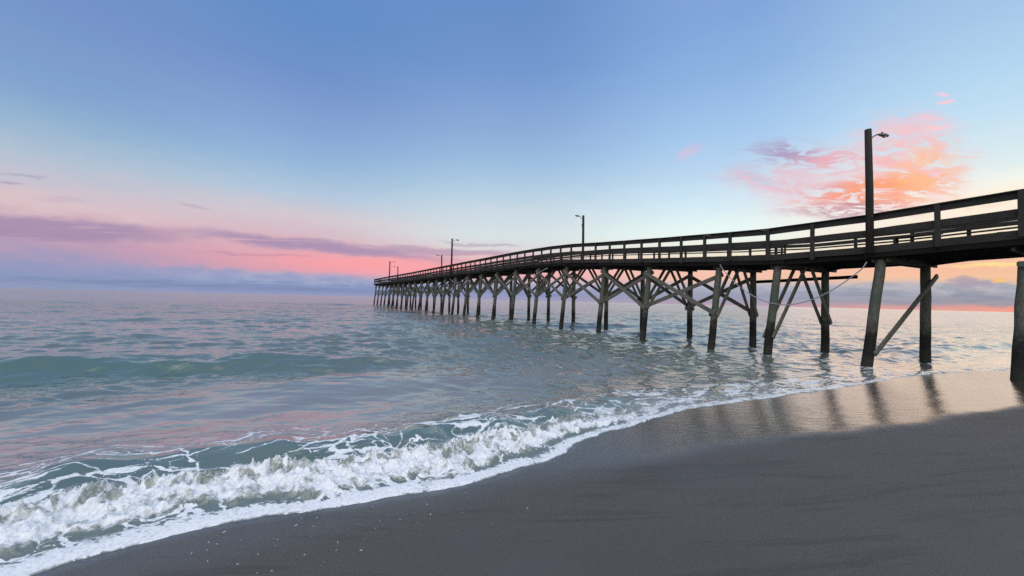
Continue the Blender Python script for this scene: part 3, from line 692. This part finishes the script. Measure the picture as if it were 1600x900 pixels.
# ------------------------------------------------------------------ lamps on the pier
LG = 'lamp poles along the pier'
def lamp(s_, far_side, top, label, arm):
    c_ = CR2 + .24 if far_side else CN - .25
    z0 = zr(s_) - 1.38
    o = thing('lamp_post', label, 'lamp post', P(s_, c_, z0), LG)
    m_ = MB(); tp = P(s_ + .03, c_, top)
    m_.tube([P(s_, c_, z0), P(s_, c_, (z0 + top) / 2), tp], [.112, .106, .096], 16, .02, int(s_)); m_.build('pole', M_pole, o)
    dirn = DC * (-1 if far_side else 1)
    if s_ < 10: dirn = (DC * .9 - DS * .3).normalized()
    a0 = tp + dirn * .08 - UZ * .34
    pts = [a0 + dirn * (arm * f_) + UZ * (.22 * math.sin(f_ * math.pi / 2)) for f_ in (0, .2, .4, .6, .8, 1)]
    MB().tube(pts, .022, 8).build('lamp_arm', M_metal, o)
    h0 = pts[-1]; hd = MB()
    hd.tube([h0 - dirn * .08 + UZ * 0, h0 + dirn * .05, h0 + dirn * .22, h0 + dirn * .36, h0 + dirn * .42], [.025, .05, .07, .05, .015], 12)
    hd.tube([h0 + dirn * .12 + UZ * .05, h0 + dirn * .12 + UZ * .11], [.03, .022], 8)
    hd_o = hd.build('lamp_head', M_metal, o)
    MB().tube([h0 + dirn * .22 - UZ * .045, h0 + dirn * .22 - UZ * .085], [.06, .03], 12).build('lens', M_glass, hd_o)
    b0 = tp + dirn * .12 - UZ * .85
    MB().tube([b0 + UZ * .12, b0 + dirn * .05, b0 - UZ * .12], .018, 6).build('bracket', M_metal, o)
lamp(5.27, False, 8.27, 'thick dark lamp pole standing tallest, above the first leaning pile at the water edge', .42)
lamp(25.39, True, 9.46, 'slim lamp pole behind the railing where the pier humps, its arm to the left', .4)
lamp(45.04, False, 9.54, 'thin lamp pole on the near railing, arm to the right, halfway along the pier', .45)
lamp(61.0, True, 9.29, 'small lamp pole, arm to the left, just left of the halfway lamp pole', .5)
lamp(79.65, False, 9.38, 'tiny lamp pole, arm to the right, nearest the seaward end of the pier', .55)
lamp(91.1, True, 9.33, 'tiny short lamp pole with its arm to the left, beside the outermost lamp pole', .55)

# ------------------------------------------------------------------ things on and under the deck
def bench(s_a, s_b, c_, hgt, name, label, cat):
    zd = zr((s_a + s_b) / 2) - 1.096; o = thing(name, label, cat, P((s_a + s_b) / 2, c_, zd))
    dzs = (zr(s_b) - zr(s_a)) / 2
    m_ = MB()
    for k in (-.13, 0, .13): m_.board(P(s_a, c_ + k, zd + hgt - dzs), P(s_b, c_ + k, zd + hgt + dzs), .115, .04, DC, .006)
    m_.build('seat' if 'bench' in name else 'table_top', M_rail, o)
    for f_ in (.12, .88):
        ps_ = s_a + (s_b - s_a) * f_
        for k in (-.15, .15):
            MB().board(P(ps_, c_ + k, zd - .02), P(ps_, c_ + k, zd + hgt - .02), .07, .07, DS, .006).build('leg', M_rail, o)
    MB().board(P(s_a + .1, c_, zd + hgt * .45), P(s_b - .1, c_, zd + hgt * .45), .05, .09, DC, .006).build('stretcher', M_rail, o)
bench(4.3, 5.7, C0 + 2.85, .62, 'bench', 'low wooden bench on the deck just right of the tall near lamp pole', 'bench')
bench(9.3, 10.2, C0 + 2.6, .82, 'fish_table', 'small wooden table on the deck left of the tall near lamp pole', 'table')
rp = [(10.72, 3.88), (10.06, 3.14), (9.22, 2.47), (8.45, 2.18), (7.74, 2.14), (6.88, 2.43), (6.09, 2.95), (5.42, 3.58)]
rs_ = np.linspace(0, 7, 40); rx = np.interp(rs_, range(8), [p_[0] for p_ in rp]); 
cf = np.polyfit([p_[0] for p_ in rp], [p_[1] for p_ in rp], 4); rz = np.polyval(cf, rx)
rz[0] = 3.95; rz[-1] = 3.68
def single(mb, name, mat, label, cat):
    o = mb.build(name, mat); o['label'] = label; o['category'] = cat; return o
m_ = MB(); m_.tube([P(a_, C0 - .36, b_) for a_, b_ in zip(rx, rz)], .019, 8)
single(m_, 'hanging_pipe', M_rope, 'long pale flexible pipe sagging under the pier deck between the nearest piles', 'pipe')
m_ = MB(); m_.tube([P(24.6, C0 - .45, 4.62), P(25.3, C0 - .45, 4.45), P(26.6, C0 - .43, 4.08)], .03, 8)
single(m_, 'conduit', M_rope, 'short straight pale conduit slanting under the deck at the hump of the pier', 'conduit')
m_ = MB(); m_.tube([P(a_, C0 - .45, 4.55 - .55 * (1 - ((a_ - 43.2) / 2.7) ** 2)) for a_ in np.linspace(40.5, 45.9, 16)], .022, 6)
single(m_, 'hanging_cable', M_rope, 'thin cable sagging in a shallow loop under the deck below the halfway lamp pole', 'cable')

# ------------------------------------------------------------------ shell fragments on the sand
mt, q, b = material('shell'); q.L.new(q.mix(q.noise(objc(q), 90, 2), (.32, .30, .28, 1), (.62, .60, .58, 1)), b.inputs['Base Color']); b.inputs['Roughness'].default_value = .5; M_shell = mt
def shell_mesh(seed):
    rs = random.Random(seed); m_ = MB(); n = 9; R0 = 1.0
    ring = []; k0 = 0
    m_.v.append(Vector((0, -.15, .42)))
    for lv_, (rr_, zz) in enumerate(((.5, .33), (.85, .14), (1.0, 0), (.82, .02), (.4, .16))):
        for j in range(n):
            an = math.pi * (-.1 + 1.2 * j / (n - 1)); rj = rr_ * (1 + rs.uniform(-.12, .12))
            m_.v.append(Vector((math.cos(an) * rj, math.sin(an) * rj * .8 - .3, zz)))
    for j in range(n - 1): m_.f.append((0, 1 + j, 2 + j)); m_.sm.append(True)
    for l in range(4):
        for j in range(n - 1):
            a_ = 1 + l * n + j; m_.f.append((a_, a_ + n, a_ + n + 1, a_ + 1)); m_.sm.append(True)
    me = bpy.data.meshes.new('shell_fragment'); me.from_pydata([tuple(v_) for v_ in m_.v], [], m_.f); me.polygons.foreach_set('use_smooth', m_.sm); me.materials.append(M_shell); me.update()
    return me
SM = [shell_mesh(i) for i in range(5)]
CAM_F = 600
spots = [(-2.15, 3.18), (-1.98, 3.13), (-1.9, 3.2), (-1.82, 3.1), (-1.72, 3.22), (-1.62, 3.12), (-2.05, 3.0), (-1.88, 2.98), (-1.7, 3.0), (-2.2, 2.9), (-1.95, 2.86), (-1.6, 2.95),
         (-1.35, 3.35), (-1.28, 3.42), (-1.2, 3.45), (-1.12, 3.36), (-1.42, 3.3), (-.95, 3.5), (-.85, 3.62), (-.8, 3.4), (-.78, 3.44), (-.9, 3.38), (-1.0, 3.42), (-.7, 3.6), (-2.4, 3.0), (-2.3, 3.12)]
rs = random.Random(5)
while len(spots) < 64:
    px, py = rs.uniform(-2.7, .2), rs.uniform(2.5, 4.2)
    s1, _ = shore(np.array([px]), np.array([py]))
    if -.95 < s1[0] < -.12 and rs.random() < math.exp(-abs(px + 1.7) * .9): spots.append((px, py))
SL = 'small pale shell fragment lying on the dark damp sand just below the white foam edge'
for px, py in spots:
    o = bpy.data.objects.new('shell_fragment', rs.choice(SM)); COL.objects.link(o)
    k = .004 + .007 * rs.random() ** 1.5; o.scale = (k * rs.uniform(.9, 1.6), k, k); o.rotation_euler = (rs.uniform(-.2, .2), rs.uniform(-.2, .2), rs.uniform(0, 6.28))
    o.location = (px, py, sand_height(px, py) + .001); o['label'] = SL; o['category'] = 'shell'; o['group'] = 'shell fragments scattered on the sand'
for px, py, lb in ((.95, 2.32, 'lone pale shell fragment on bare grey sand at the middle of the foreground'), (1.0, 2.18, 'tiny lone pale shell chip on bare grey sand, nearest the viewer'), (-.45, 2.6, 'single pale shell on open dark sand well away from the foam')):
    o = bpy.data.objects.new('shell_fragment', SM[1]); COL.objects.link(o); o.scale = (.008, .006, .006); o.location = (px, py, sand_height(px, py) + .001)
    o['label'] = lb; o['category'] = 'shell'; o['group'] = 'shell fragments scattered on the sand'
